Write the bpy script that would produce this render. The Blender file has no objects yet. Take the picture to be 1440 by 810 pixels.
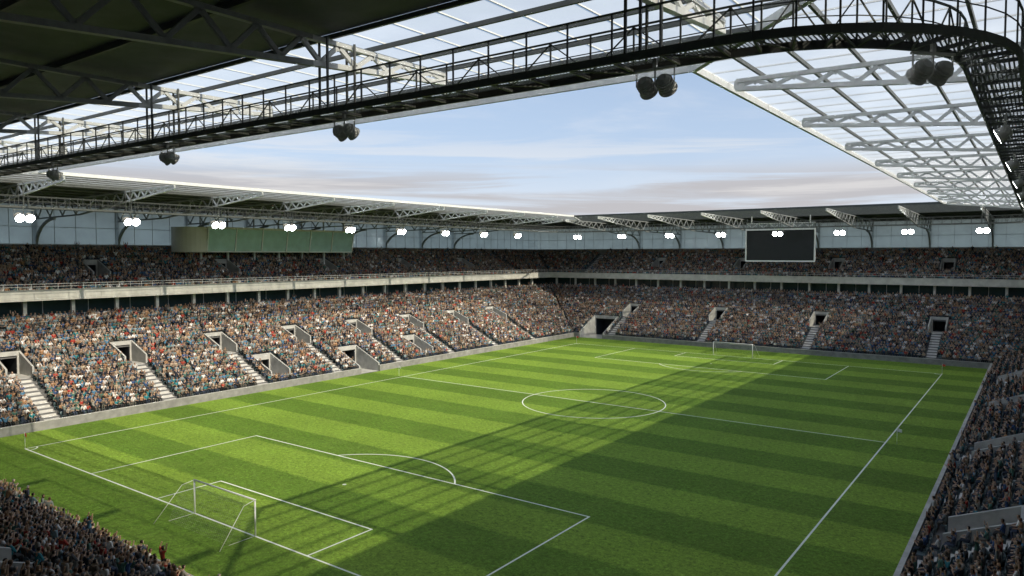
import bpy, math, random
import numpy as np
from mathutils import Vector as V, Matrix
random.seed(7); rng=np.random.default_rng(5)
scene=bpy.context.scene
COL=scene.collection

# ------------------------------------------------------------------ materials
def mat(name):
    m=bpy.data.materials.new(name); m.use_nodes=True
    nt=m.node_tree; b=nt.nodes["Principled BSDF"]
    return m,nt,b
def noisy(name,col,rough=.8,var=.15,scale=1.5,bump=.0,metal=0.,detail=6,streak=None):
    m,nt,b=mat(name); N=nt.nodes; L=nt.links
    tc=N.new("ShaderNodeTexCoord"); mp=N.new("ShaderNodeMapping")
    L.new(tc.outputs["Object"],mp.inputs[0])
    if streak: mp.inputs["Scale"].default_value=streak
    n=N.new("ShaderNodeTexNoise"); n.inputs["Scale"].default_value=scale; n.inputs["Detail"].default_value=detail
    n.inputs["Roughness"].default_value=.65
    L.new(mp.outputs[0],n.inputs["Vector"])
    r=N.new("ShaderNodeMapRange"); r.inputs[1].default_value=.3; r.inputs[2].default_value=.7
    r.inputs[3].default_value=1-var; r.inputs[4].default_value=1+var
    L.new(n.outputs["Fac"],r.inputs[0])
    mx=N.new("ShaderNodeVectorMath"); mx.operation='SCALE'; mx.inputs[0].default_value=col[:3]
    L.new(r.outputs[0],mx.inputs["Scale"]); L.new(mx.outputs[0],b.inputs["Base Color"])
    b.inputs["Roughness"].default_value=rough; b.inputs["Metallic"].default_value=metal
    if bump:
        bp=N.new("ShaderNodeBump"); bp.inputs["Strength"].default_value=bump; bp.inputs["Distance"].default_value=.03
        L.new(n.outputs["Fac"],bp.inputs["Height"]); L.new(bp.outputs[0],b.inputs["Normal"])
    return m
concrete=noisy("concrete",(.24,.235,.225),.85,.28,.9,.3)
concrete_t=noisy("terrace_concrete",(.13,.13,.13),.85,.25,.9,.3)
concrete_lt=noisy("pale_concrete",(.66,.64,.58),.8,.2,.7,.2)
concrete_vm=noisy("cast_concrete",(.42,.415,.39),.8,.25,.8,.2)
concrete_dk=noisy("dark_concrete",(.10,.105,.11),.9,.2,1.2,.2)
step_m=noisy("stair_concrete",(.54,.53,.50),.85,.15,2,.2)
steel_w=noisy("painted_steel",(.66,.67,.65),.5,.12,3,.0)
steel_g=noisy("shaded_steel",(.30,.31,.30),.5,.15,3,.0)  # darker copy of the truss paint, shade under the deck put into its colour
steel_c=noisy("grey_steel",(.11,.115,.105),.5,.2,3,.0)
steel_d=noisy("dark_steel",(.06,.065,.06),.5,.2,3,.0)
deck_m=noisy("roof_deck",(.14,.15,.14),.7,.25,.5,.0)
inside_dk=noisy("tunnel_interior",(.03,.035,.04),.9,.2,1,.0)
white_paint=noisy("white_paint",(.8,.8,.79),.45,.04,5,.0)
line_m=noisy("line_paint",(.76,.79,.72),.85,.16,9,.0)
beige=noisy("beige_panel",(.68,.64,.54),.5,.06,.5)
red_m=noisy("red_cloth",(.7,.06,.03),.7,.1,3)
net_m=noisy("net_cord",(.45,.45,.45),.8,.05,3)
earth=noisy("paving",(.16,.155,.15),.9,.2,.2,.1)

def glassy(name,tr,col,tcol=(1,1,1)):
    m,nt,b=mat(name); N=nt.nodes; L=nt.links; N.remove(b); out=N["Material Output"]
    t=N.new("ShaderNodeBsdfTransparent"); t.inputs[0].default_value=(*tcol,1)
    s=N.new("ShaderNodeBsdfTranslucent")
    tc=N.new("ShaderNodeTexCoord"); n=N.new("ShaderNodeTexNoise"); n.inputs["Scale"].default_value=.35
    L.new(tc.outputs["Object"],n.inputs["Vector"])
    cr=N.new("ShaderNodeValToRGB"); cr.color_ramp.elements[0].position=.3; cr.color_ramp.elements[1].position=.7
    cr.color_ramp.elements[0].color=(*[c*.82 for c in col],1); cr.color_ramp.elements[1].color=(*col,1)
    L.new(n.outputs["Fac"],cr.inputs[0]); L.new(cr.outputs[0],s.inputs[0])
    mx=N.new("ShaderNodeMixShader"); mx.inputs[0].default_value=1-tr
    L.new(t.outputs[0],mx.inputs[1]); L.new(s.outputs[0],mx.inputs[2])
    g=N.new("ShaderNodeBsdfGlossy"); g.inputs["Roughness"].default_value=.15
    m2=N.new("ShaderNodeMixShader"); m2.inputs[0].default_value=.04
    L.new(mx.outputs[0],m2.inputs[1]); L.new(g.outputs[0],m2.inputs[2]); L.new(m2.outputs[0],out.inputs[0])
    return m
roof_glass=glassy("roof_glazing",.62,(.95,.97,.96),(.94,.96,.96))
wall_glass=glassy("polycarbonate_wall",.42,(.66,.73,.70),(.64,.69,.67))
def dglass(name,col,rough=.12):
    m,nt,b=mat(name); b.inputs["Roughness"].default_value=rough
    N=nt.nodes; L=nt.links
    tc=N.new("ShaderNodeTexCoord"); n=N.new("ShaderNodeTexNoise"); n.inputs["Scale"].default_value=.8
    L.new(tc.outputs["Object"],n.inputs["Vector"])
    cr=N.new("ShaderNodeValToRGB"); cr.color_ramp.elements[0].color=(*[c*.75 for c in col],1); cr.color_ramp.elements[1].color=(*[min(1,c*1.25) for c in col],1)
    L.new(n.outputs["Fac"],cr.inputs[0]); L.new(cr.outputs[0],b.inputs["Base Color"])
    return m
box_glass=dglass("press_box_glass",(.42,.60,.60),.08)
conc_glass=dglass("concourse_glass",(.035,.07,.07),.15)
screen_m=dglass("screen_face",(.008,.009,.01),.35)
def emis(name,s,col=(.92,.98,1)):
    m,nt,b=mat(name); b.inputs["Emission Color"].default_value=(*col,1); b.inputs["Emission Strength"].default_value=s
    b.inputs["Base Color"].default_value=(.8,.8,.8,1); return m
lens_m=emis("lamp_lens",55)
lens_m.cycles.emission_sampling='NONE'
def grating(name):
    m,nt,b=mat(name); N=nt.nodes; L=nt.links; out=N["Material Output"]
    b.inputs["Base Color"].default_value=(.14,.15,.14,1); b.inputs["Roughness"].default_value=.5
    tc=N.new("ShaderNodeTexCoord"); sp=N.new("ShaderNodeSeparateXYZ"); L.new(tc.outputs["Object"],sp.inputs[0])
    def fr(o):
        a=N.new("ShaderNodeMath"); a.operation='MULTIPLY'; a.inputs[1].default_value=9
        f=N.new("ShaderNodeMath"); f.operation='FRACT'; c=N.new("ShaderNodeMath"); c.operation='GREATER_THAN'; c.inputs[1].default_value=.42
        L.new(o,a.inputs[0]);L.new(a.outputs[0],f.inputs[0]);L.new(f.outputs[0],c.inputs[0]); return c.outputs[0]
    mm=N.new("ShaderNodeMath"); mm.operation='MULTIPLY'; L.new(fr(sp.outputs[0]),mm.inputs[0]); L.new(fr(sp.outputs[1]),mm.inputs[1])
    t=N.new("ShaderNodeBsdfTransparent"); mx=N.new("ShaderNodeMixShader")
    L.new(mm.outputs[0],mx.inputs[0]); L.new(b.outputs[0],mx.inputs[1]); L.new(t.outputs[0],mx.inputs[2]); L.new(mx.outputs[0],out.inputs[0])
    return m
grate_m=grating("steel_grating")

def grass():
    m,nt,b=mat("mown_grass"); N=nt.nodes; L=nt.links
    tc=N.new("ShaderNodeTexCoord"); sp=N.new("ShaderNodeSeparateXYZ"); L.new(tc.outputs["Object"],sp.inputs[0])
    nw=N.new("ShaderNodeTexNoise"); nw.inputs["Scale"].default_value=1.2; nw.inputs["Detail"].default_value=4
    L.new(tc.outputs["Object"],nw.inputs["Vector"])
    a=N.new("ShaderNodeMath"); a.operation='MULTIPLY_ADD'; a.inputs[1].default_value=.5; L.new(nw.outputs["Fac"],a.inputs[0]); L.new(sp.outputs[1],a.inputs[2])
    w=N.new("ShaderNodeMath"); w.operation='MULTIPLY'; w.inputs[1].default_value=math.pi/5.25; L.new(a.outputs[0],w.inputs[0])
    s=N.new("ShaderNodeMath"); s.operation='SINE'; L.new(w.outputs[0],s.inputs[0])
    r=N.new("ShaderNodeMapRange"); r.inputs[1].default_value=-.12; r.inputs[2].default_value=.12; L.new(s.outputs[0],r.inputs[0])
    mix=N.new("ShaderNodeMix"); mix.data_type='RGBA'; L.new(r.outputs[0],mix.inputs[0])
    mix.inputs[6].default_value=(.092,.175,.019,1); mix.inputs[7].default_value=(.172,.280,.033,1)
    def noise(sc,det,lo,hi,sx=1,sy=1,dist=0):
        mp=N.new("ShaderNodeMapping"); mp.inputs["Scale"].default_value=(sx,sy,1); L.new(tc.outputs["Object"],mp.inputs[0])
        n=N.new("ShaderNodeTexNoise"); n.inputs["Scale"].default_value=sc; n.inputs["Detail"].default_value=det; n.inputs["Roughness"].default_value=.7
        n.inputs["Distortion"].default_value=dist
        L.new(mp.outputs[0],n.inputs["Vector"])
        q=N.new("ShaderNodeMapRange"); q.inputs[1].default_value=.3;q.inputs[2].default_value=.7;q.inputs[3].default_value=lo;q.inputs[4].default_value=hi
        L.new(n.outputs["Fac"],q.inputs[0]); return n,q.outputs[0]
    n1,f1=noise(3.2,8,.42,1.58,1,1,.6); n2,f2=noise(.09,4,.84,1.16); n3,f3=noise(9,4,.55,1.45)
    cur=mix.outputs[2]
    for f in (f1,f2,f3):
        v=N.new("ShaderNodeVectorMath"); v.operation='SCALE'; L.new(cur,v.inputs[0]); L.new(f,v.inputs["Scale"]); cur=v.outputs[0]
    n4,f4=noise(.5,6,0,.24)
    m2=N.new("ShaderNodeMix"); m2.data_type='RGBA'; m2.inputs[7].default_value=(.21,.27,.055,1); L.new(f4,m2.inputs[0]); L.new(cur,m2.inputs[6])
    L.new(m2.outputs[2],b.inputs["Base Color"]); b.inputs["Roughness"].default_value=.9
    b.inputs["Specular IOR Level"].default_value=.12
    bp=N.new("ShaderNodeBump"); bp.inputs["Strength"].default_value=.7; bp.inputs["Distance"].default_value=.12
    L.new(n1.outputs["Fac"],bp.inputs["Height"]); L.new(bp.outputs[0],b.inputs["Normal"])
    return m
grass_m=grass()

def rndcol(name,cols,seed,rough=.8):
    m,nt,b=mat(name); N=nt.nodes; L=nt.links
    oi=N.new("ShaderNodeObjectInfo"); a=N.new("ShaderNodeMath"); a.operation='MULTIPLY_ADD'; a.inputs[1].default_value=37.7+seed; a.inputs[2].default_value=seed
    L.new(oi.outputs["Random"],a.inputs[0])
    wn=N.new("ShaderNodeTexWhiteNoise"); wn.noise_dimensions='1D'; L.new(a.outputs[0],wn.inputs["W"])
    cr=N.new("ShaderNodeValToRGB"); cr.color_ramp.interpolation='CONSTANT'; e=cr.color_ramp.elements
    n=len(cols)
    while len(e)<n: e.new(.5)
    for i,c in enumerate(cols): e[i].position=i/n; e[i].color=(*c,1)
    L.new(wn.outputs["Value"],cr.inputs[0]); L.new(cr.outputs[0],b.inputs["Base Color"]); b.inputs["Roughness"].default_value=rough
    b.inputs["Specular IOR Level"].default_value=.2
    return m
shirt_m=rndcol("shirt_cloth",[(.025,.03,.045),(.09,.09,.095),(.26,.24,.21),(.58,.57,.55),(.36,.05,.035),(.04,.08,.18),(.03,.18,.21),(.14,.11,.08),(.02,.02,.022),(.38,.31,.22),(.08,.19,.30),(.03,.05,.06),(.17,.19,.18),(.72,.72,.70),(.05,.05,.05),(.32,.18,.09),(.20,.28,.31),(.07,.15,.12),(.05,.06,.09),(.13,.14,.15)],1.3)
trouser_m=rndcol("trouser_cloth",[(.03,.04,.06),(.02,.02,.02),(.05,.065,.10),(.12,.11,.09),(.05,.05,.05)],5.1)
skin_m=rndcol("skin",[(.42,.28,.20),(.47,.32,.24),(.35,.22,.15),(.22,.13,.085),(.48,.35,.27),(.40,.26,.17)],9.2,.6)
hair_m=rndcol("hair",[(.02,.013,.01),(.04,.026,.017),(.09,.055,.03),(.012,.01,.01),(.2,.14,.08),(.15,.15,.15)],13.7,.7)
shoe_m=noisy("shoe_leather",(.04,.04,.04),.6)
seat_m=noisy("seat_plastic",(.07,.11,.12),.45)
seat_m2=noisy("eye_dark",(.02,.02,.02),.3)

# ------------------------------------------------------------------ mesh helper
class M:
    def __init__(s): s.v=[];s.f=[];s.m=[]
    def add(s,vs,fs,mi=0):
        o=len(s.v); s.v+= [tuple(p) for p in vs]
        for f in fs: s.f.append(tuple(o+i for i in f)); s.m.append(mi)
    def quad(s,a,b,c,d,mi=0): s.add([a,b,c,d],[(0,1,2,3)],mi)
    def hexa(s,p,mi=0): s.add(p,[(0,3,2,1),(4,5,6,7),(0,1,5,4),(1,2,6,5),(2,3,7,6),(3,0,4,7)],mi)
    def box(s,x0,x1,y0,y1,z0,z1,mi=0):
        s.hexa([(x0,y0,z0),(x1,y0,z0),(x1,y1,z0),(x0,y1,z0),(x0,y0,z1),(x1,y0,z1),(x1,y1,z1),(x0,y1,z1)],mi)
    def beam(s,a,b,w,h,mi=0):
        a=V(a);b=V(b);d=(b-a)
        if d.length<1e-6: return
        d.normalize(); up=V((0,0,1)) if abs(d.z)<.99 else V((0,1,0))
        sd=d.cross(up).normalized()*w/2; u=sd.cross(d).normalized()*h/2
        s.hexa([a-sd-u,a+sd-u,a+sd+u,a-sd+u,b-sd-u,b+sd-u,b+sd+u,b-sd+u],mi)
    def tube(s,a,b,r,mi=0,n=8,r2=None,cap=True):
        a=V(a);b=V(b);d=(b-a).normalized(); r2=r if r2 is None else r2
        up=V((0,0,1)) if abs(d.z)<.95 else V((1,0,0))
        x=d.cross(up).normalized(); y=x.cross(d)
        vs=[a+(x*math.cos(t)+y*math.sin(t))*r for t in [2*math.pi*i/n for i in range(n)]]+[b+(x*math.cos(t)+y*math.sin(t))*r2 for t in [2*math.pi*i/n for i in range(n)]]
        fs=[(i,(i+1)%n,n+(i+1)%n,n+i) for i in range(n)]
        if cap: fs+=[tuple(range(n))[::-1],tuple(range(n,2*n))]
        s.add(vs,fs,mi)
    def build(s,name,mats,parent=None,smooth=False):
        me=bpy.data.meshes.new(name); me.from_pydata(s.v,[],s.f)
        for m in mats: me.materials.append(m)
        me.polygons.foreach_set("material_index",s.m)
        if smooth: me.polygons.foreach_set("use_smooth",[True]*len(s.f))
        me.update(); o=bpy.data.objects.new(name,me); COL.objects.link(o)
        if parent: o.parent=parent
        return o
def empty(name):
    o=bpy.data.objects.new(name,None); COL.objects.link(o); return o

# ------------------------------------------------------------------ ground + pitch
XL,XR,YN,YF=-41.,40.,-59.5,63.
g=M(); g.quad((-1500,-1500,-.01),(1500,-1500,-.01),(1500,1500,-.01),(-1500,1500,-.01)); g.build("ground",[earth])
g=M(); g.quad((XL,YN,0),(XR,YN,0),(XR,YF,0),(XL,YF,0)); pitch=g.build("football_pitch",[grass_m])
L=M(); zl=.006; lw=.14
def line(x0,y0,x1,y1):
    L.quad((min(x0,x1)-(lw/2 if x0==x1 else 0),min(y0,y1)-(lw/2 if y0==y1 else 0),zl),(max(x0,x1)+(lw/2 if x0==x1 else 0),min(y0,y1)-(lw/2 if y0==y1 else 0),zl),
           (max(x0,x1)+(lw/2 if x0==x1 else 0),max(y0,y1)+(lw/2 if y0==y1 else 0),zl),(min(x0,x1)-(lw/2 if x0==x1 else 0),max(y0,y1)+(lw/2 if y0==y1 else 0),zl))
h=lw/2
for sx in(-1,1): line(sx*34,-52.5+h,sx*34,52.5-h)
line(-34-h,-52.5,34+h,-52.5); line(-34-h,52.5,34+h,52.5); line(-34+h,0,34-h,0)
for sy in(-1,1):
    for hw,dp in((20.16,16.5),(9.16,5.5)):
        ya=sy*52.5; yb=sy*(52.5-dp)
        for sx in(-1,1): line(sx*hw,ya-sy*h,sx*hw,yb+sy*h)
        line(-hw-h,yb,hw+h,yb)
def arc(cx,cy,r,a0,a1,n=96,z=zl):
    for i in range(n):
        t0=a0+(a1-a0)*i/n;t1=a0+(a1-a0)*(i+1)/n
        L.quad((cx+(r-h)*math.cos(t0),cy+(r-h)*math.sin(t0),z),(cx+(r+h)*math.cos(t0),cy+(r+h)*math.sin(t0),z),(cx+(r+h)*math.cos(t1),cy+(r+h)*math.sin(t1),z),(cx+(r-h)*math.cos(t1),cy+(r-h)*math.sin(t1),z))
arc(0,0,9.15,0,2*math.pi,128,.009)
a=math.acos(5.5/9.15)
arc(0,-41.5,9.15,math.pi/2-a,math.pi/2+a,48,.009); arc(0,41.5,9.15,-math.pi/2-a,-math.pi/2+a,48,.009)
for sx in(-1,1):
    for sy in(-1,1):
        t=math.atan2(-sy,-sx); arc(sx*34,sy*52.5,1,t-math.pi/4,t+math.pi/4,12,.009)
for cy in(-41.5,0,41.5):
    n=20; L.add([(.17*math.cos(2*math.pi*i/n),cy+.17*math.sin(2*math.pi*i/n),.012) for i in range(n)],[tuple(range(n))])
L.build("line_markings",[line_m],pitch)

def goal(sy):
    e=empty("football_goal"); y=sy*52.5; b=y+sy*2.0; bt=y+sy*.9
    f=M(); r=.06
    for sx in(-1,1): f.tube((sx*3.72,y,0),(sx*3.72,y,2.5),r,0,12)
    f.tube((-3.78,y,2.5),(3.78,y,2.5),r,0,12)
    f.build("goal_frame",[white_paint],e,True)
    f=M()
    for sx in(-1,1):
        f.tube((sx*3.72,y,2.5),(sx*3.8,bt,2.35),.018,0,8); f.tube((sx*3.8,bt,2.35),(sx*4.1,b+sy*.9,0),.018,0,8)
        f.tube((sx*3.72,y,.03),(sx*3.72,b,.03),.012,0,8)
    f.build("net_support",[white_paint],e,True)
    f=M(); t=.0022
    nx=36
    for i in range(nx+1):
        x=-3.72+7.44*i/nx
        f.beam((x,y,2.45),(x,bt,2.3),t,t); f.beam((x,bt,2.3),(x,b,.03),t,t)
    for j in range(12):
        k=j/11; p=(bt+(b-bt)*k,2.3+(-2.27)*k)
        f.beam((-3.72,p[0],p[1]),(3.72,p[0],p[1]),t,t)
        for sx in(-1,1): f.beam((sx*3.72,y,p[1]),(sx*3.72,p[0],p[1]),t,t)
    for j in range(1,5):
        k=j/5; f.beam((-3.72,y+(bt-y)*k,2.45-.15*k),(3.72,y+(bt-y)*k,2.45-.15*k),t,t)
    f.build("net",[net_m],e)
goal(-1); goal(1)
def flag(x,y,c):
    e=empty("corner_flag" if abs(y)>1 else "halfway_flag"); f=M(); f.tube((x,y,0),(x,y,1.6),.02,0,8); f.build("pole",[white_paint],e,True)
    f=M(); N_=6
    for i in range(N_):
        k0,k1=i/N_,(i+1)/N_
        f.quad((x+.02+.42*k0,y+.05*math.sin(k0*6),1.25-.03*k0),(x+.02+.42*k1,y+.05*math.sin(k1*6),1.25-.03*k1),(x+.02+.42*k1,y+.05*math.sin(k1*6),1.58-.05*k1),(x+.02+.42*k0,y+.05*math.sin(k0*6),1.58-.05*k0))
    f.build("cloth",[c],e)
for x in(-34,34):
    for y in(-52.5,52.5): flag(x,y,red_m)
    flag(x*1.03,0,white_paint)

# ------------------------------------------------------------------ stands
SIDES={'left':dict(lo=YN,hi=YF,f=lambda s,d,z:(XL-d,s,z),rot=math.radians(-90)),
 'far':dict(lo=XL,hi=XR,f=lambda s,d,z:(s,YF+d,z),rot=math.pi),
 'right':dict(lo=YN,hi=YF,f=lambda s,d,z:(XR+d,s,z),rot=math.pi/2),
 'near':dict(lo=XL,hi=XR,f=lambda s,d,z:(s,YN-d,z),rot=0.)}
# facing: templates look along +Y; rotate so they look at the pitch
SIDES['left']['rot']=math.radians(-90); SIDES['right']['rot']=math.radians(90)
RD=.8
LD0,LZ0,LR,LN=.3,.7,.39,25
UD0,UZ0,UR,UN=20.3,13.7,.42,14
ly=[-47+13.5*k for k in range(8)]; fx=[-31.8,-10.8,10.2,31.2]
uy=[-52,-30.6,-9,12.5,34,55]
seats=[]
def hx(m,f,s0,s1,d0,d1,z0,z1,mi):
    m.hexa([f(s0,d0,z0),f(s1,d0,z0),f(s1,d1,z0),f(s0,d1,z0),f(s0,d0,z1),f(s1,d0,z1),f(s1,d1,z1),f(s0,d1,z1)],mi)
CAM=V((46.1985,-81.3202,19.0546))
for side,S in SIDES.items():
    f=S['f'];lo=S['lo'];hi=S['hi']; root=empty("grandstand")
    lv=[(s,1.5,11,15,LZ0+10*LR) for s in (ly if side in('left','right') else fx)]
    if side=='left': lv+=[(-16.2,1.7,2,7,1.1),(-.4,2.2,0,6,.02),(15,1.7,2,7,1.1)]
    if side=='right': lv+=[(-29.6,1.8,2,6,1.1),(-7,1.8,2,6,1.1),(15.2,1.8,2,6,1.1),(37,1.8,2,6,1.1)]
    if side=='far': lv+=[(-36.6,3.2,0,8,.02)]
    uv=[(s,1.3,5,9,UZ0+10*UR-2.6) for s in (uy if side in('left','right') else fx)]
    us={'left':[71.5],'far':[-50.5,50],'right':[71.5],'near':[]}[side]
    def ends(d,e): return (lo-d) if e==0 else (hi+d)
    T=M()
    def terrace(D0,Z0,R,n,holes):
        for i in range(n):
            dA=D0+i*RD;dB=dA+RD;z=Z0+i*R
            hs=sorted([(h[0]-h[1],h[0]+h[1]) for h in holes if h[2]<=i<=h[3]])
            segs=[];c=None
            for a_,b_ in hs: segs.append((c,a_)); c=b_
            segs.append((c,None))
            for a_,b_ in segs:
                sa=[a_ if a_ is not None else ends(d,0) for d in(dA,dB)]
                sb=[b_ if b_ is not None else ends(d,1) for d in(dA,dB)]
                T.quad(f(sa[0],dA,z),f(sb[0],dA,z),f(sb[1],dB,z),f(sa[1],dB,z),0)
                T.quad(f(sa[0],dA,z-R),f(sb[0],dA,z-R),f(sb[0],dA,z),f(sa[0],dA,z),0)
    terrace(LD0,LZ0,LR,LN,lv); terrace(UD0,UZ0,UR,UN,uv)
    T.build("terrace",[concrete_t],root)
    Vm=M()
    def vom(D0,Z0,R,s,hw,i0,i1,zf,par=.95):
        dA=D0+i0*RD;dB=D0+(i1+1)*RD; t=.22; zb=Z0+(i1+1)*R
        Vm.quad(f(s-hw,dA-.02,zf),f(s+hw,dA-.02,zf),f(s+hw,dB,zf),f(s-hw,dB,zf),0)
        za=Z0+i0*R+ (par if zf>.5 else .6); ztop=zb+par-.35
        for sg in(-1,1):
            a_=s+sg*hw; b_=s+sg*(hw-t)
            Vm.hexa([f(a_,dA,zf-.3),f(b_,dA,zf-.3),f(b_,dB,zf-.3),f(a_,dB,zf-.3),f(a_,dA,za),f(b_,dA,za),f(b_,dB,ztop),f(a_,dB,ztop)],0)
        dh=min(2.25,zb-zf-.05) if zf>.5 else zb-zf-.25
        jw=.2; hwi=hw-t-.003
        hx(Vm,f,s-hwi,s+hwi,dB-.2,dB+.05,zf+dh,ztop-.004,0)
        for sg in(-1,1): 
            q=sorted([s+sg*hwi,s+sg*(hwi-jw)]); hx(Vm,f,q[0],q[1],dB-.2,dB+.05,zf-.2,zf+dh-.003,0)
        q0,q1=s-hwi+jw,s+hwi-jw; e=dB+4; z1=zf+dh
        d_=dB+.052
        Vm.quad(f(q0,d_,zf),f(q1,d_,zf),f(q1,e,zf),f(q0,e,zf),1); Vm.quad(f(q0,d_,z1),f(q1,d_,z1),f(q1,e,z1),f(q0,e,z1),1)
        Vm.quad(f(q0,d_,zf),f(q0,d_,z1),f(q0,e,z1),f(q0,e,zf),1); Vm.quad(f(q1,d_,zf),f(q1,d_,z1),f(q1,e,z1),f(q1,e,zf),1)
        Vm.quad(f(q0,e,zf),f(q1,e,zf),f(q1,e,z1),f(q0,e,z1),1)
    for (s,hw,i0,i1,zf) in lv: vom(LD0,LZ0,LR,s,hw,i0,i1,zf,.8)
    for (s,hw,i0,i1,zf) in uv: vom(UD0,UZ0,UR,s,hw,i0,i1,zf,.8)
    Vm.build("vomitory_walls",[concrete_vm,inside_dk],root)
    St=M()
    for (s,hw,i0,i1,zf) in lv:
        if i0==11:
            for i in range(0,11):
                dA=LD0+i*RD; z=LZ0+i*LR
                if i: hx(St,f,s-.75,s+.75,dA-.32,dA+.02,z-LR+.003,z-LR/2,0)
                hx(St,f,s-.75,s+.75,dA+.0,dA+RD-.33,z+.001,z+.03,0)
    for s in us:
        for i in range(UN):
            dA=UD0+i*RD; z=UZ0+i*UR
            if i: hx(St,f,s-.7,s+.7,dA-.32,dA+.02,z-UR+.003,z-UR/2,0)
            hx(St,f,s-.7,s+.7,dA+.0,dA+RD-.33,z+.001,z+.03,0)
    St.build("aisle_stairs",[step_m],root)
    Wm=M()
    gaps=sorted([(h[0]-h[1]+.22,h[0]+h[1]-.22) for h in lv if h[4]<.1])
    c=lo-.25; 
    for a_,b_ in gaps+[(hi+.25,None)]:
        hx(Wm,f,c,a_,0,.24,-.1,.92,0); hx(Wm,f,c,a_,-.03,.27,.923,.98,1); c=b_
    Wm.build("pitch_wall",[concrete,concrete_vm],root)
    B=M()
    def ring(d0,d1,z0,z1,mi,m=B,ex=0):
        m.hexa([f(lo-d0,d0,z0),f(hi+d0,d0,z0),f(hi+d1,d1,z0),f(lo-d1,d1,z0),f(lo-d0,d0,z1),f(hi+d0,d0,z1),f(hi+d1,d1,z1),f(lo-d1,d1,z1)],mi)
    ring(19.3,19.6,13.0,14.35,0); ring(19.22,19.68,14.353,14.45,0); ring(19.24,19.297,13.2,13.28,0)
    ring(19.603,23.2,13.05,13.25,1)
    ring(20.32,20.5,9.9,11.05,0)
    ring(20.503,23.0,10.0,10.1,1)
    ring(22.9,23.1,10.1,13.05,2)
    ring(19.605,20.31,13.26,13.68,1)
    s=lo-18
    while s<hi+18:
        hx(B,f,s-.22,s+.22,20.55,21.0,10.1,13.04,0); 
        hx(B,f,s+2.9,s+2.98,22.82,22.897,10.1,13.04,3); s+=5.9
    s=lo-19
    while s<hi+19:
        B.beam(f(s,19.45,14.45),f(s,19.45,15.2),.04,.04,3); s+=1.6
    for z in(14.85,15.2): B.beam(f(lo-19.4,19.45,z),f(hi+19.4,19.45,z),.045,.045,3)
    B.build("ring_beam",[concrete_lt,concrete_dk,conc_glass,steel_w],root)
    Rr=M()
    top=UZ0+UN*UR; dw=UD0+UN*RD
    ring(dw,dw+.2,top-.5,top+1.0,0,Rr)
    ring(dw+.05,dw+.09,top+1.003,26.4,1,Rr)
    ring(dw+.6,dw+.8,0,top-.2,0,Rr)
    for z in(top+1.05,top+3.6): Rr.beam(f(lo-dw,dw-.02,z),f(hi+dw,dw-.02,z),.06,.08,2)
    s=lo-dw+1
    while s<hi+dw:
        Rr.beam(f(s,dw-.0,top+1),f(s,dw-.0,26.4),.05,.06,2); s+=2.95
    Rr.build("rear_wall",[concrete,wall_glass,steel_g],root)
    occ=.86 if side=='right' else .97
    pts=[]
    for (D0,Z0,R,n,holes,up) in ((LD0,LZ0,LR,LN,lv,0),(UD0,UZ0,UR,UN,uv,1)):
        for i in range(n):
            d=D0+i*RD+.52; z=Z0+i*R
            s=lo-d+.4+random.random()*.3
            while s<hi+d-.4:
                ok=True
                for (hs,hw,i0,i1,zf) in holes:
                    if i0-1<=i<=i1 and abs(s-hs)<hw+.28: ok=False
                    if zf<.1 and i<=i1 and abs(s-hs)<hw+.3: ok=False
                    if not up and i0==11 and i<i0 and abs(s-hs)<1.02: ok=False
                if up and any(abs(s-q)<.98 for q in us): ok=False
                if side=='far' and not up and s<-33 and i<9 and s>-40: ok=False
                p=f(s,d,z)
                if (V(p)-CAM).length<9: ok=False
                if ok: pts.append((p[0],p[1],p[2]))
                s+=.52
    seats.append((side,pts,S['rot'],occ))

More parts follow.
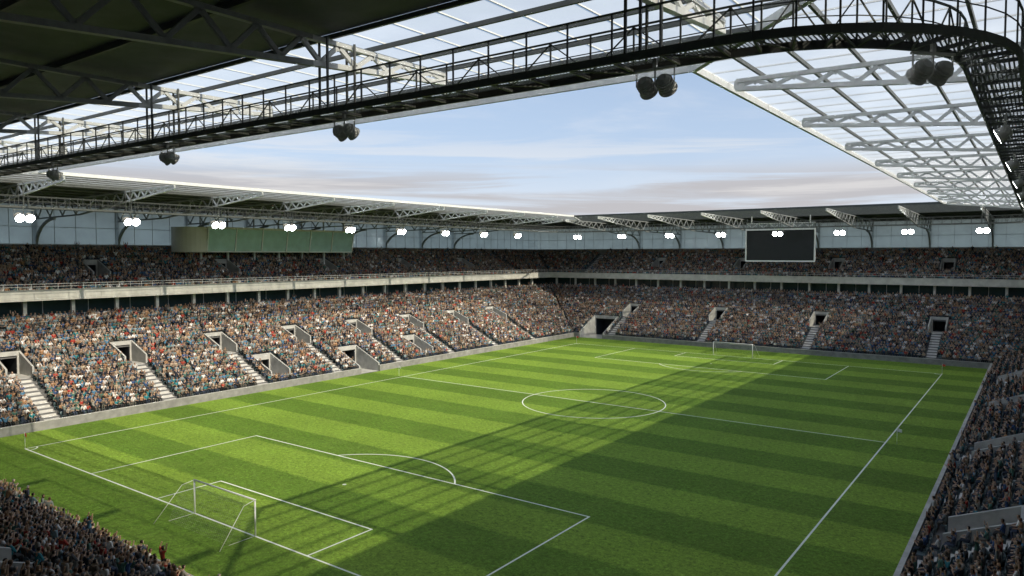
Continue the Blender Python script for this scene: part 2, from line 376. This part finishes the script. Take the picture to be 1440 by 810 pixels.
# ------------------------------------------------------------------ spectators (templates, instanced)
def person(kind,seed):
    r=random.Random(seed); j=lambda a:r.uniform(-a,a)
    P=[];E=[];R_=[];lab=[]
    def v(p,rad,l,parent=None):
        P.append(p);R_.append(rad);lab.append(l)
        if parent is not None: E.append((parent,len(P)-1))
        return len(P)-1
    lean=j(.08)+.03; seated=kind in('sit','sitclap','sitarms')
    hz=.55 if seated else .95
    hy=-.12 if seated else 0.05
    pel=v((0,hy,hz),.145,'leg'); be=v((0,hy+lean*.4,hz+.2),.135,'torso',pel); ch=v((0,hy+lean,hz+.38),.16,'torso',be)
    nk=v((0,hy+lean+.02,hz+.54),.06,'skin',ch); tx=j(.04)
    h1=v((tx*.5,hy+lean+.05,hz+.62),.085,'head',nk); h2=v((tx,hy+lean+.05,hz+.72),.105,'head',h1); h3=v((tx,hy+lean+.04,hz+.79),.075,'head',h2)
    for sx in(-1,1):
        sh=v((sx*.19,hy+lean,hz+.46),.075,'torso',ch)
        if kind=='sit': el=(sx*(.26+j(.02)),hy+lean+.1,hz+.2); hd=(sx*(.12+j(.05)),hy+.38+j(.05),hz+.14)
        elif kind in('sitclap','clap'): el=(sx*.28,hy+lean+.12,hz+.24); hd=(sx*.05,hy+lean+.36,hz+.40)
        elif kind in('sitarms','arms'): el=(sx*.34,hy+lean+.06,hz+.62+j(.05)); hd=(sx*(.28+j(.1)),hy+lean+.1,hz+.93+j(.08))
        else: el=(sx*.27,hy+lean-.02,hz+.2); hd=(sx*.25,hy+lean+.12,hz-.02)
        e_=v(el,.052,'torso',sh); w=v(tuple(el[k]+(hd[k]-el[k])*.8 for k in range(3)),.036,'skin',e_); v(hd,.045,'skin',w)
        hp=v((sx*.09,hy+.02,hz-.02),.09,'leg',pel)
        if seated: kn=(sx*(.13+j(.03)),hy+.42,hz-.03); an=(sx*.13,hy+.40+j(.04),.1)
        else: kn=(sx*.11,hy+.03,.5); an=(sx*.12,hy-.01,.1)
        k_=v(kn,.07,'leg',hp); a_=v(an,.048,'leg',k_); v((an[0],an[1]+.14,.05),.042,'shoe',a_)
    me=bpy.data.meshes.new("sk"); me.from_pydata(P,E,[]); o=bpy.data.objects.new("sk",me); COL.objects.link(o)
    sk=o.modifiers.new("Skin",'SKIN'); sb=o.modifiers.new("S",'SUBSURF'); sb.levels=1
    for i,d in enumerate(me.skin_vertices[0].data): d.radius=(R_[i],R_[i]*(.72 if lab[i] in('torso',) and i in(be,ch) else 1)); d.use_root=(i==pel)
    dg=bpy.context.evaluated_depsgraph_get(); dg.update()
    em=bpy.data.meshes.new_from_object(o.evaluated_get(dg)); bpy.data.objects.remove(o)
    vs=np.array([x.co for x in em.vertices])
    mi=[]
    segs=[(P[a],P[b],lab[b] if lab[b]!='torso' or lab[a]!='leg' else 'torso') for a,b in E]
    hc=V(P[h2])
    for p in em.polygons:
        c=p.center; best=9;bl=None
        for a,b,l in segs:
            A=V(a);B_=V(b);t=max(0,min(1,(c-A).dot(B_-A)/max(1e-9,(B_-A).length_squared))); dd=(A+(B_-A)*t-c).length
            if dd<best: best=dd;bl=l
        if bl=='head': bl='hair' if (c.z>hc.z+.035 or (c.y<hc.y-.01 and c.z>hc.z-.09)) else 'skin'
        mi.append({'torso':0,'leg':1,'skin':2,'hair':3,'shoe':4}[bl])
    m=M(); m.v=[tuple(x) for x in vs]; m.f=[tuple(p.vertices) for p in em.polygons]; m.m=mi
    bpy.data.meshes.remove(em)
    y=hc.y+.095
    m.add([(hc.x-.015,y-.01,hc.z-.02),(hc.x+.015,y-.01,hc.z-.02),(hc.x,y+.02,hc.z-.02),(hc.x,y-.005,hc.z+.02)],[(0,2,3),(2,1,3),(0,1,2)],2)
    for sx in(-1,1): m.add([(hc.x+sx*.035-.012,y-.006,hc.z+.012),(hc.x+sx*.035+.012,y-.006,hc.z+.012),(hc.x+sx*.035,y-.004,hc.z+.026)],[(0,1,2)],6)
    m.add([(hc.x-.025,y-.006,hc.z-.05),(hc.x+.025,y-.006,hc.z-.05),(hc.x,y-.006,hc.z-.04)],[(0,1,2)],6)
    addseat(m)
    return m
def addseat(m):
    m.box(-.22,.22,-.33,.12,.385,.42,5)
    m.hexa([(-.22,-.34,.42),(.22,-.34,.42),(.22,-.30,.42),(-.22,-.30,.42),(-.2,-.40,.82),(.2,-.40,.82),(.2,-.36,.82),(-.2,-.36,.82)],5)
    m.box(-.18,-.14,-.3,-.1,0,.384,5); m.box(.14,.18,-.3,-.1,0,.384,5)
tcol=bpy.data.collections.new("spectator_types")
kinds=['sit']*6+['sitclap']*2+['sitarms']+['stand']*1+['arms']+['clap']
for i,k in enumerate(kinds):
    o=person(k,i*11+3).build("spectator",[shirt_m,trouser_m,skin_m,hair_m,shoe_m,seat_m,seat_m2],None,True)
    COL.objects.unlink(o); tcol.objects.link(o); o.name="a%02d_spectator"%i
m=M(); addseat(m); o=m.build("seat",[seat_m]*7); COL.objects.unlink(o); tcol.objects.link(o); o.name="z_seat"
ng=bpy.data.node_groups.new("crowd_scatter",'GeometryNodeTree')
ng.interface.new_socket("Geometry",in_out='INPUT',socket_type='NodeSocketGeometry'); ng.interface.new_socket("Geometry",in_out='OUTPUT',socket_type='NodeSocketGeometry')
gi=ng.nodes.new('NodeGroupInput');go=ng.nodes.new('NodeGroupOutput')
ip=ng.nodes.new('GeometryNodeInstanceOnPoints'); ci=ng.nodes.new('GeometryNodeCollectionInfo'); ci.inputs['Collection'].default_value=tcol
ci.inputs['Separate Children'].default_value=True; ci.inputs['Reset Children'].default_value=True; ip.inputs['Pick Instance'].default_value=True
def na(n,t):
    x=ng.nodes.new('GeometryNodeInputNamedAttribute'); x.data_type=t; x.inputs['Name'].default_value=n; return x.outputs['Attribute']
l=ng.links.new
l(gi.outputs[0],ip.inputs['Points']); l(ci.outputs[0],ip.inputs['Instance']); l(na('vidx','INT'),ip.inputs['Instance Index'])
l(na('vrot','FLOAT_VECTOR'),ip.inputs['Rotation']); l(na('vscl','FLOAT_VECTOR'),ip.inputs['Scale']); l(ip.outputs[0],go.inputs[0])
for side,pts,rot,occ in seats:
    A=np.array(pts,dtype=np.float32); n=len(A)
    w=rng.random(n); idx=rng.integers(0,len(kinds)-3,n); idx=np.where(w<.07,rng.integers(len(kinds)-3,len(kinds),n),idx); idx=np.where(w>occ,len(kinds),idx)
    J=rng.normal(0,.045,(n,2)); J[idx==len(kinds)]=0; A[:,:2]+=J
    me=bpy.data.meshes.new("crowd"); me.vertices.add(n); me.vertices.foreach_set('co',A.ravel())
    R3=np.zeros((n,3),np.float32); tw=rng.normal(0,.25,n); tw[idx==len(kinds)]=0; R3[:,2]=rot+tw
    S3=np.repeat(rng.uniform(.92,1.08,(n,1)),3,1).astype(np.float32)
    me.attributes.new('vrot','FLOAT_VECTOR','POINT').data.foreach_set('vector',R3.ravel())
    me.attributes.new('vscl','FLOAT_VECTOR','POINT').data.foreach_set('vector',S3.ravel())
    me.attributes.new('vidx','INT','POINT').data.foreach_set('value',idx.astype(np.int32))
    o=bpy.data.objects.new("crowd",me); COL.objects.link(o); md=o.modifiers.new("scatter",'NODES'); md.node_group=ng

# ------------------------------------------------------------------ roof
HX,HY=33.7,50.7; GX,GY=46.2,63.2; OX,OY=75.5,97.5; GYF=76.  # far glazing made deeper than other sides to let sun onto the far stand
roof=empty("stadium_roof")
def rect(x,y,z,yf=None):
    yf=yf or y
    return [V((-x,-y,z)),V((x,-y,z)),V((x,yf,z)),V((-x,yf,z))]
Ri=rect(HX,HY,27.35); Rg=rect(GX,GY,27.25,GYF); Ro=rect(OX,OY,26.75)
gl=M(); dk=M(); pu=M()
for i in range(4):
    j=(i+1)%4
    gl.quad(Ri[i],Ri[j],Rg[j],Rg[i]); dk.quad(Rg[i],Rg[j],Ro[j],Ro[i])
    up=V((0,0,.35)); dk.quad(Rg[i]+up,Rg[j]+up,Ro[j]+up,Ro[i]+up); dk.quad(Ro[i],Ro[j],Ro[j]+up,Ro[i]+up); dk.quad(Rg[i],Rg[j],Rg[j]+up,Rg[i]+up)
    dn=V((0,0,-.12)); K=12 if i==2 else 6
    for k in range(0,K+1):
        t=k/K; a_=Ri[i].lerp(Rg[i],t)+dn; b_=Ri[j].lerp(Rg[j],t)+dn
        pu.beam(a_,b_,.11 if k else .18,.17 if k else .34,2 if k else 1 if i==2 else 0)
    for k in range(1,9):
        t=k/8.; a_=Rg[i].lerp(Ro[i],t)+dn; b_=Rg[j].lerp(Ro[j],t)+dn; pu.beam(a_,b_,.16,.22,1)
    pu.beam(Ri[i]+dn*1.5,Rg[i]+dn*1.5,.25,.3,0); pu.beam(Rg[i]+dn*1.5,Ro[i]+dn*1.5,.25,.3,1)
    horiz=(i%2==0); n=int((HX if horiz else HY)*2/2.1)
    for k in range(-6,n+7):
        t=k/n; p=Ri[i].lerp(Ri[j],t); q=p.copy()
        if horiz: q.y=Rg[i].y
        else: q.x=Rg[i].x
        q.z=27.25
        if k<0 or k>n:
            c=-k/n if k<0 else (k-n)/n
            frac=c*((HX if horiz else HY)*2)/12.5
            if not horiz and k>n: frac*=12.5/(GYF-HY)
            if frac>=1: continue
            p=p.lerp(q,frac)
            p.z=27.35-.1*frac
        pu.beam(p+V((0,0,.03)),q+V((0,0,.03)),.045,.05,0)
gl.build("glazing",[roof_glass],roof); dk.build("roof_deck",[deck_m],roof); pu.build("purlins",[steel_w,steel_d,steel_c],roof)
tx=[37.3,24.8,12.4,0,-12.4,-24.8,-37.3]; tfx=[-40,-28.6,-17.3,-6.2,5,16.2,27.3,38.4]; tyy=[-59.7+11.7*k for k in range(11)]
Tr=M()
def truss(P0,dirv,e0,e1,split=12.4):
    dirv=V(dirv)
    def top(e): return V(P0)+dirv*e+V((0,0,-.32-.012*e))
    def dep(e): return .35+1.9*min(1,max(0,(e-e0)/24))
    def bot(e): return top(e)+V((0,0,-dep(e)))
    kn=min(e0+24,e1)
    for fn,wd,ht in((top,.22,.17),(bot,.24,.19)):
        cuts=sorted(set([e0,split,kn,e1])); cuts=[c for c in cuts if e0<=c<=e1]
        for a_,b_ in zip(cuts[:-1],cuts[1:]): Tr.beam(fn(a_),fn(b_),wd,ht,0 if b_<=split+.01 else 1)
    e=e0; k=0
    Tr.beam(top(e0),bot(e0),.16,.16)
    while e<e1-.8:
        mi=0 if e<split else 1  # beyond split the darker copy paints in the deck's shade
        st=max(.85,dep(e)*.9); en=min(e+st,e1)
        if k%2==0: Tr.beam(bot(e)+V((0,0,.08)),top(en)-V((0,0,.07)),.12,.16,mi)
        else: Tr.beam(top(e)-V((0,0,.07)),bot(en)+V((0,0,.08)),.12,.16,mi)
        c=bot(en) if k%2 else top(en)
        sg=1 if k%2 else -1
        sd=dirv.cross(V((0,0,1)))*.045
        w=.3; pts=[c+dirv*-w,c+dirv*w,c+V((0,0,sg*w*.85))]
        Tr.add([p+sd for p in pts]+[p-sd for p in pts],[(0,1,2),(5,4,3),(0,3,4,1),(1,4,5,2),(2,5,3,0)],mi)
        e=en;k+=1
for x in tx:
    truss((x,-HY,27.35),(0,-1,0),6.3,OY-HY-1.5,13.5)
for x in tfx:
    e0=max(1.2,abs(x)-HX+.5); truss((x,HY,27.35),(0,1,0),e0,OY-HY-1.5,8)
for y in tyy:
    e0=max(1.0,abs(y)-HY+.5)
    for s in(-1,1): truss((s*HX,y,27.35),(s,0,0),e0,OX-HX-1.5)
Tr.build("cantilever_trusses",[steel_w,steel_g],roof)
Cl=M()
def haunch(p,d):
    d=V((*d,0)); b=V((*p,0))
    Cl.beam(b+V((0,0,0)),b+V((0,0,26.6)),.4,.45)
    prev=None
    for k in range(9):
        t=k/8*math.pi/2
        q=b+d*(.3+6.5*(1-math.cos(t)))+V((0,0,20.0+4.2*math.sin(t)))
        if prev is not None: Cl.beam(prev,q,.3,.42 if k<5 else .32)
        prev=q
for x in tfx: haunch((x,YF+32.2),(0,-1)); 
for x in tx: haunch((x,YN-32.2),(0,1))
for y in tyy: haunch((XL-32.2,y),(1,0)); haunch((XR+32.2,y),(-1,0))
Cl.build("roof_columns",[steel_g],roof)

# ------------------------------------------------------------------ catwalk
cw=empty("catwalk"); CX,CY,CR,CZ=45.,63.,5.5,24.4
path=[]
def straight(a,b,n):
    for i in range(n): path.append(V(a).lerp(V(b),i/n))
def carc(cx,cy,a0):
    n=10
    for i in range(n):
        t=a0+math.pi/2*i/n; path.append(V((cx+CR*math.cos(t),cy+CR*math.sin(t),CZ)))
straight((CX,-CY+CR,CZ),(CX,CY-CR,CZ),82); carc(CX-CR,CY-CR,0)
straight((CX-CR,CY,CZ),(-CX+CR,CY,CZ),56); carc(-CX+CR,CY-CR,math.pi/2)
straight((-CX,CY-CR,CZ),(-CX,-CY+CR,CZ),82); carc(-CX+CR,-CY+CR,math.pi)
straight((-CX+CR,-CY,CZ),(CX-CR,-CY,CZ),56); carc(CX-CR,-CY+CR,-math.pi/2)
C=M(); n=len(path); w=.65
nor=[]
for i in range(n):
    t=(path[(i+1)%n]-path[i-1]).normalized(); nor.append(V((-t.y,t.x,0)))
Z=lambda z:V((0,0,z))
for i in range(n):
    j=(i+1)%n; a_,b_=path[i],path[j]; na_,nb_=nor[i],nor[j]
    C.quad(a_-na_*w,a_+na_*w,b_+nb_*w,b_-nb_*w,1)
    for s in(-1,1):
        p,q=a_+na_*w*s,b_+nb_*w*s
        C.beam(p+Z(-.08),q+Z(-.08),.08,.22)
        C.beam(p+Z(1.15),q+Z(1.15),.05,.05); C.beam(p+Z(.62),q+Z(.62),.025,.025)
        C.beam(p+Z(.0),p+Z(1.15),.045,.045)
        if s==1:
            if i%2: C.beam(p+Z(.05),q+Z(1.12),.035,.035)
            else: C.beam(p+Z(1.12),q+Z(.05),.035,.035)
    C.beam(a_-na_*w+Z(-.12),a_+na_*w+Z(-.12),.06,.1)
    if i%2: C.beam(a_-na_*w+Z(-.17),b_+nb_*w+Z(-.17),.04,.04)
def hanger(x,y,d):
    for o_ in(-.22,.22):
        for s in(-1,1):
            X=x+d[0]*o_+(-d[1])*w*s; Y=y+d[1]*o_+d[0]*w*s
            C.beam((X,Y,CZ-.2),(X,Y,27.0),.07,.07)
for x in tx: hanger(x,-CY,(1,0))
for x in tfx: hanger(x,CY,(1,0))
for y in tyy[1:-1]:
    hanger(CX,y,(0,1)); hanger(-CX,y,(0,1))
C.build("walkway",[steel_c,grate_m],cw)

# ------------------------------------------------------------------ floodlights (twin round lamps with a domed lens)
house_m=noisy("lamp_housing",(.60,.59,.55),.5)
def lampmesh(k,name,dome):
    fm=M()
    for sx in(-1,1):
        cx=sx*.28*k; a_=V((cx,-.2*k,-.38*k)); dr=V((0,.88,-.47)).normalized()
        T=lambda q0,q1,r0,r1,mi=0,cap=True: fm.tube(a_+dr*q0*k,a_+dr*q1*k,r0*k,mi,20,r1*k,cap)
        T(0,.08,.12,.20); T(.08,.42,.20,.24,0,False); T(.42,.45,.24,.268,0,False); T(.45,.50,.268,.268,0,False)
        T(.46,.485,.262,.262,1)
        if dome: T(.485,.53,.255,.21,1,False); T(.53,.56,.21,.10,1); 
        for q in(.15,.25,.34): T(q,q+.02,.24,.245)
        for g in(-1,1): fm.beam((cx+g*.272*k,0,-.5*k),(cx+g*.272*k,0,-.1*k),.012*k,.06*k,0)
    fm.beam((-.6*k,0,-.08*k),(.6*k,0,-.08*k),.09,.06,0); fm.beam((0,0,-.05),(0,0,.2),.1,.1,0)
    o=fm.build(name,[house_m,lens_m]); me=o.data; bpy.data.objects.remove(o); return me
small=lampmesh(1,"lamp",False); large=lampmesh(1.75,"lamp_bank",True)
def flood(x,y,rot,me):
    o=bpy.data.objects.new("floodlight",me); COL.objects.link(o)
    o.location=(x,y,CZ-.25); o.rotation_euler=(0,0,rot)
for x in tx: flood(x+.35,-CY,0,small)
for x in tfx: flood(x,CY,math.pi,large)
for y in tyy[1:-1]: flood(-CX,y,-math.pi/2,large); flood(CX,y,math.pi/2,small)
flood(43.9,-60.3,math.radians(45),small)

# ------------------------------------------------------------------ press box
pb=empty("press_box"); f=SIDES['left']['f']; b=M(); 
s0,s1=-13.0,18.6; dF,dB=25.2,32.2; z0,z1=19.5,23.6
def pt(s,d,z): return f(s,d,z)
b.hexa([pt(s0,dF+.7,z0),pt(s1,dF+.7,z0),pt(s1,dB,z0),pt(s0,dB,z0),pt(s0,dF,z1),pt(s1,dF,z1),pt(s1,dB,z1),pt(s0,dB,z1)],0)
hx(b,f,s0-.3,s1+.3,dF-.1,dB,z1+.003,z1+.2,0)
b.build("shell",[beige],pb)
b=M(); n=6
for i in range(n):
    a_=s0+(s1-s0)*i/n+.12; c=s0+(s1-s0)*(i+1)/n-.12
    b.quad(pt(a_,dF+.64,z0+.2),pt(c,dF+.64,z0+.2),pt(c,dF-.02,z1-.15),pt(a_,dF-.02,z1-.15),0)
b.build("window_panes",[box_glass],pb)
b=M()
for i in range(n+1):
    a_=s0+(s1-s0)*i/n; b.beam(pt(a_,dF+.62,z0+.05),pt(a_,dF-.05,z1),.2,.2)
b.beam(pt(s0,dF+.62,z0+.1),pt(s1,dF+.62,z0+.1),.14,.2)
b.build("window_frames",[white_paint],pb)
b=M(); K=16; ring_=[]
for k in range(K+1):
    t=-math.pi/2+math.pi*k/K; dm=(dF+dB)/2+.2; rr=(dB-dF)/2-.2
    ring_.append((s0-.02-4.0*max(0,math.cos(t))**.8, dm+rr*math.sin(t)))
for k in range(K):
    (sa,da),(sb,db)=ring_[k],ring_[k+1]
    b.quad(pt(sa,da,z0),pt(sb,db,z0),pt(sb,db,z1+.1),pt(sa,da,z1+.1))
b.add([pt(s_,d_,z0) for s_,d_ in ring_],[tuple(range(K+1))]); b.add([pt(s_,d_,z1+.1) for s_,d_ in ring_],[tuple(range(K+1))])
b.build("rounded_end",[beige],pb,False)
b=M()
for i in range(n+1): 
    a_=s0+(s1-s0)*i/n+(.2 if i==0 else -.2 if i==n else 0); b.beam(pt(a_,28,16.8),pt(a_,28,z0),.3,.3)
    b.beam(pt(a_,28,z1+.3),pt(a_,28,26),.2,.2)
b.build("posts",[steel_w],pb)

# ------------------------------------------------------------------ video screen
vs=empty("video_screen"); b=M()
x0,x1,y,z0,z1=-3.5,10.1,70.,17.8,24.2
b.box(x0,x1,y,y+.6,z0,z1); b.build("cabinet",[steel_d],vs)
b=M(); b.quad((x0+.15,y-.02,z0+.15),(x1-.15,y-.02,z0+.15),(x1-.15,y-.02,z1-.15),(x0+.15,y-.02,z1-.15)); b.build("display_face",[screen_m],vs)
b=M()
b.box(x0-.1,x1+.1,y-.1,y+.1,z0-.15,z0+.12); b.box(x0-.1,x1+.1,y-.1,y+.1,z1-.12,z1+.15)
b.box(x0-.15,x0+.12,y-.1,y+.1,z0+.123,z1-.123); b.box(x1-.12,x1+.15,y-.1,y+.1,z0+.123,z1-.123); b.build("frame",[white_paint],vs)
b=M()
for zz in(z1+.45,z1+1.3): b.beam((x0,y+.3,zz),(x1,y+.3,zz),.14,.14)
k=0;x=x0
while x<x1-.5:
    b.beam((x,y+.3,z1+(.45 if k%2 else 1.3)),(x+1.13,y+.3,z1+(1.3 if k%2 else .45)),.09,.09)
    b.beam((x,y+.3,z1+.1),(x,y+.3,z1+.45),.1,.1) ; x+=1.133;k+=1
for x in(x0+1,(x0+x1)/2,x1-1): b.beam((x,y+.3,z1+1.3),(x,y+.3,27),.16,.16)
b.build("hanging_truss",[steel_w],vs)

# ------------------------------------------------------------------ light
SD=V((34.5,-1.5,27.35)).normalized()
el=math.asin(SD.z); az=math.atan2(SD.x,SD.y)
sun=bpy.data.lights.new("sun",'SUN'); sun.energy=5.0; sun.angle=math.radians(.5); sun.color=(1,.90,.72)
so=bpy.data.objects.new("sun",sun); so.rotation_euler=(-SD).to_track_quat('-Z','Y').to_euler(); so.location=(60,0,80); COL.objects.link(so)
w=bpy.data.worlds.new("World"); scene.world=w; w.use_nodes=True; N=w.node_tree.nodes; Lk=w.node_tree.links
bg=N["Background"]; out=N["World Output"]
sky=N.new("ShaderNodeTexSky"); sky.sky_type='NISHITA'; sky.sun_disc=False; sky.sun_elevation=el; sky.sun_rotation=az
sky.air_density=1.0; sky.dust_density=1.2; sky.ozone_density=1.5
Lk.new(sky.outputs[0],bg.inputs[0]); bg.inputs[1].default_value=.145
tc=N.new("ShaderNodeTexCoord"); sp=N.new("ShaderNodeSeparateXYZ"); Lk.new(tc.outputs["Generated"],sp.inputs[0])
def mr(src,a,b_,c,d,sm=True):
    r=N.new("ShaderNodeMapRange"); r.interpolation_type='SMOOTHSTEP' if sm else 'LINEAR'
    r.inputs[1].default_value=a;r.inputs[2].default_value=b_;r.inputs[3].default_value=c;r.inputs[4].default_value=d; Lk.new(src,r.inputs[0]); return r.outputs[0]
def mth(op,a,b_):
    x=N.new("ShaderNodeMath"); x.operation=op
    for i,s in enumerate((a,b_)):
        if isinstance(s,(int,float)): x.inputs[i].default_value=s
        else: Lk.new(s,x.inputs[i])
    return x.outputs[0]
def nz_(scale,loc,sc,rough,dist):
    mp=N.new("ShaderNodeMapping"); mp.inputs["Scale"].default_value=sc; mp.inputs["Location"].default_value=loc; Lk.new(tc.outputs["Generated"],mp.inputs[0])
    n=N.new("ShaderNodeTexNoise"); n.inputs["Scale"].default_value=scale; n.inputs["Detail"].default_value=8; n.inputs["Roughness"].default_value=rough; n.inputs["Distortion"].default_value=dist
    Lk.new(mp.outputs[0],n.inputs["Vector"]); return n.outputs["Fac"]
def mixs(fac,a,col,st):
    b2=N.new("ShaderNodeBackground"); b2.inputs[0].default_value=(*col,1); b2.inputs[1].default_value=st
    m=N.new("ShaderNodeMixShader"); Lk.new(fac,m.inputs[0]); Lk.new(a,m.inputs[1]); Lk.new(b2.outputs[0],m.inputs[2]); return m.outputs[0]
haze=mr(sp.outputs[2],-.02,.45,.82,.25)
cur=mixs(haze,bg.outputs[0],(.57,.70,.93),.97)
near_h=mr(sp.outputs[2],.0,.16,.75,0)
cur=mixs(near_h,cur,(.84,.88,.93),1.0)
hi_=mth('MULTIPLY',mr(nz_(1.4,(.3,.7,.2),(1.5,1.5,9),.6,.5),.48,.72,0,.38),mr(sp.outputs[2],.05,.16,.3,1))
cur=mixs(hi_,cur,(.86,.88,.93),1.0)
bank=mth('MULTIPLY',mr(nz_(1.1,(2.3,.4,.6),(1.7,1.7,30),.55,.4),.44,.56,0,.9),mth('MULTIPLY',mr(sp.outputs[2],.03,.06,0,1),mr(sp.outputs[2],.09,.13,1,0)))
cur=mixs(bank,cur,(.64,.62,.64),.84)
wisp=mth('MULTIPLY',mr(nz_(1.6,(5.3,1.4,.9),(1.3,1.3,22),.6,.5),.50,.66,0,.45),mth('MULTIPLY',mr(sp.outputs[2],.05,.08,0,1),mr(sp.outputs[2],.12,.2,1,0)))
cur=mixs(wisp,cur,(.92,.90,.88),.98)
Lk.new(cur,out.inputs[0])

# ------------------------------------------------------------------ camera
cam=bpy.data.cameras.new("camera"); co=bpy.data.objects.new("camera",cam); COL.objects.link(co)
cam.sensor_width=36; cam.lens=36*1019.3537/1440; cam.clip_start=.1; cam.clip_end=5000
yaw,pit=-.6292,-.0457
fw=V((math.sin(yaw)*math.cos(pit),math.cos(yaw)*math.cos(pit),math.sin(pit)))
co.location=CAM; co.rotation_euler=fw.to_track_quat('-Z','Y').to_euler(); scene.camera=co
scene.view_settings.view_transform='Standard'; scene.view_settings.look='None'; scene.view_settings.exposure=0
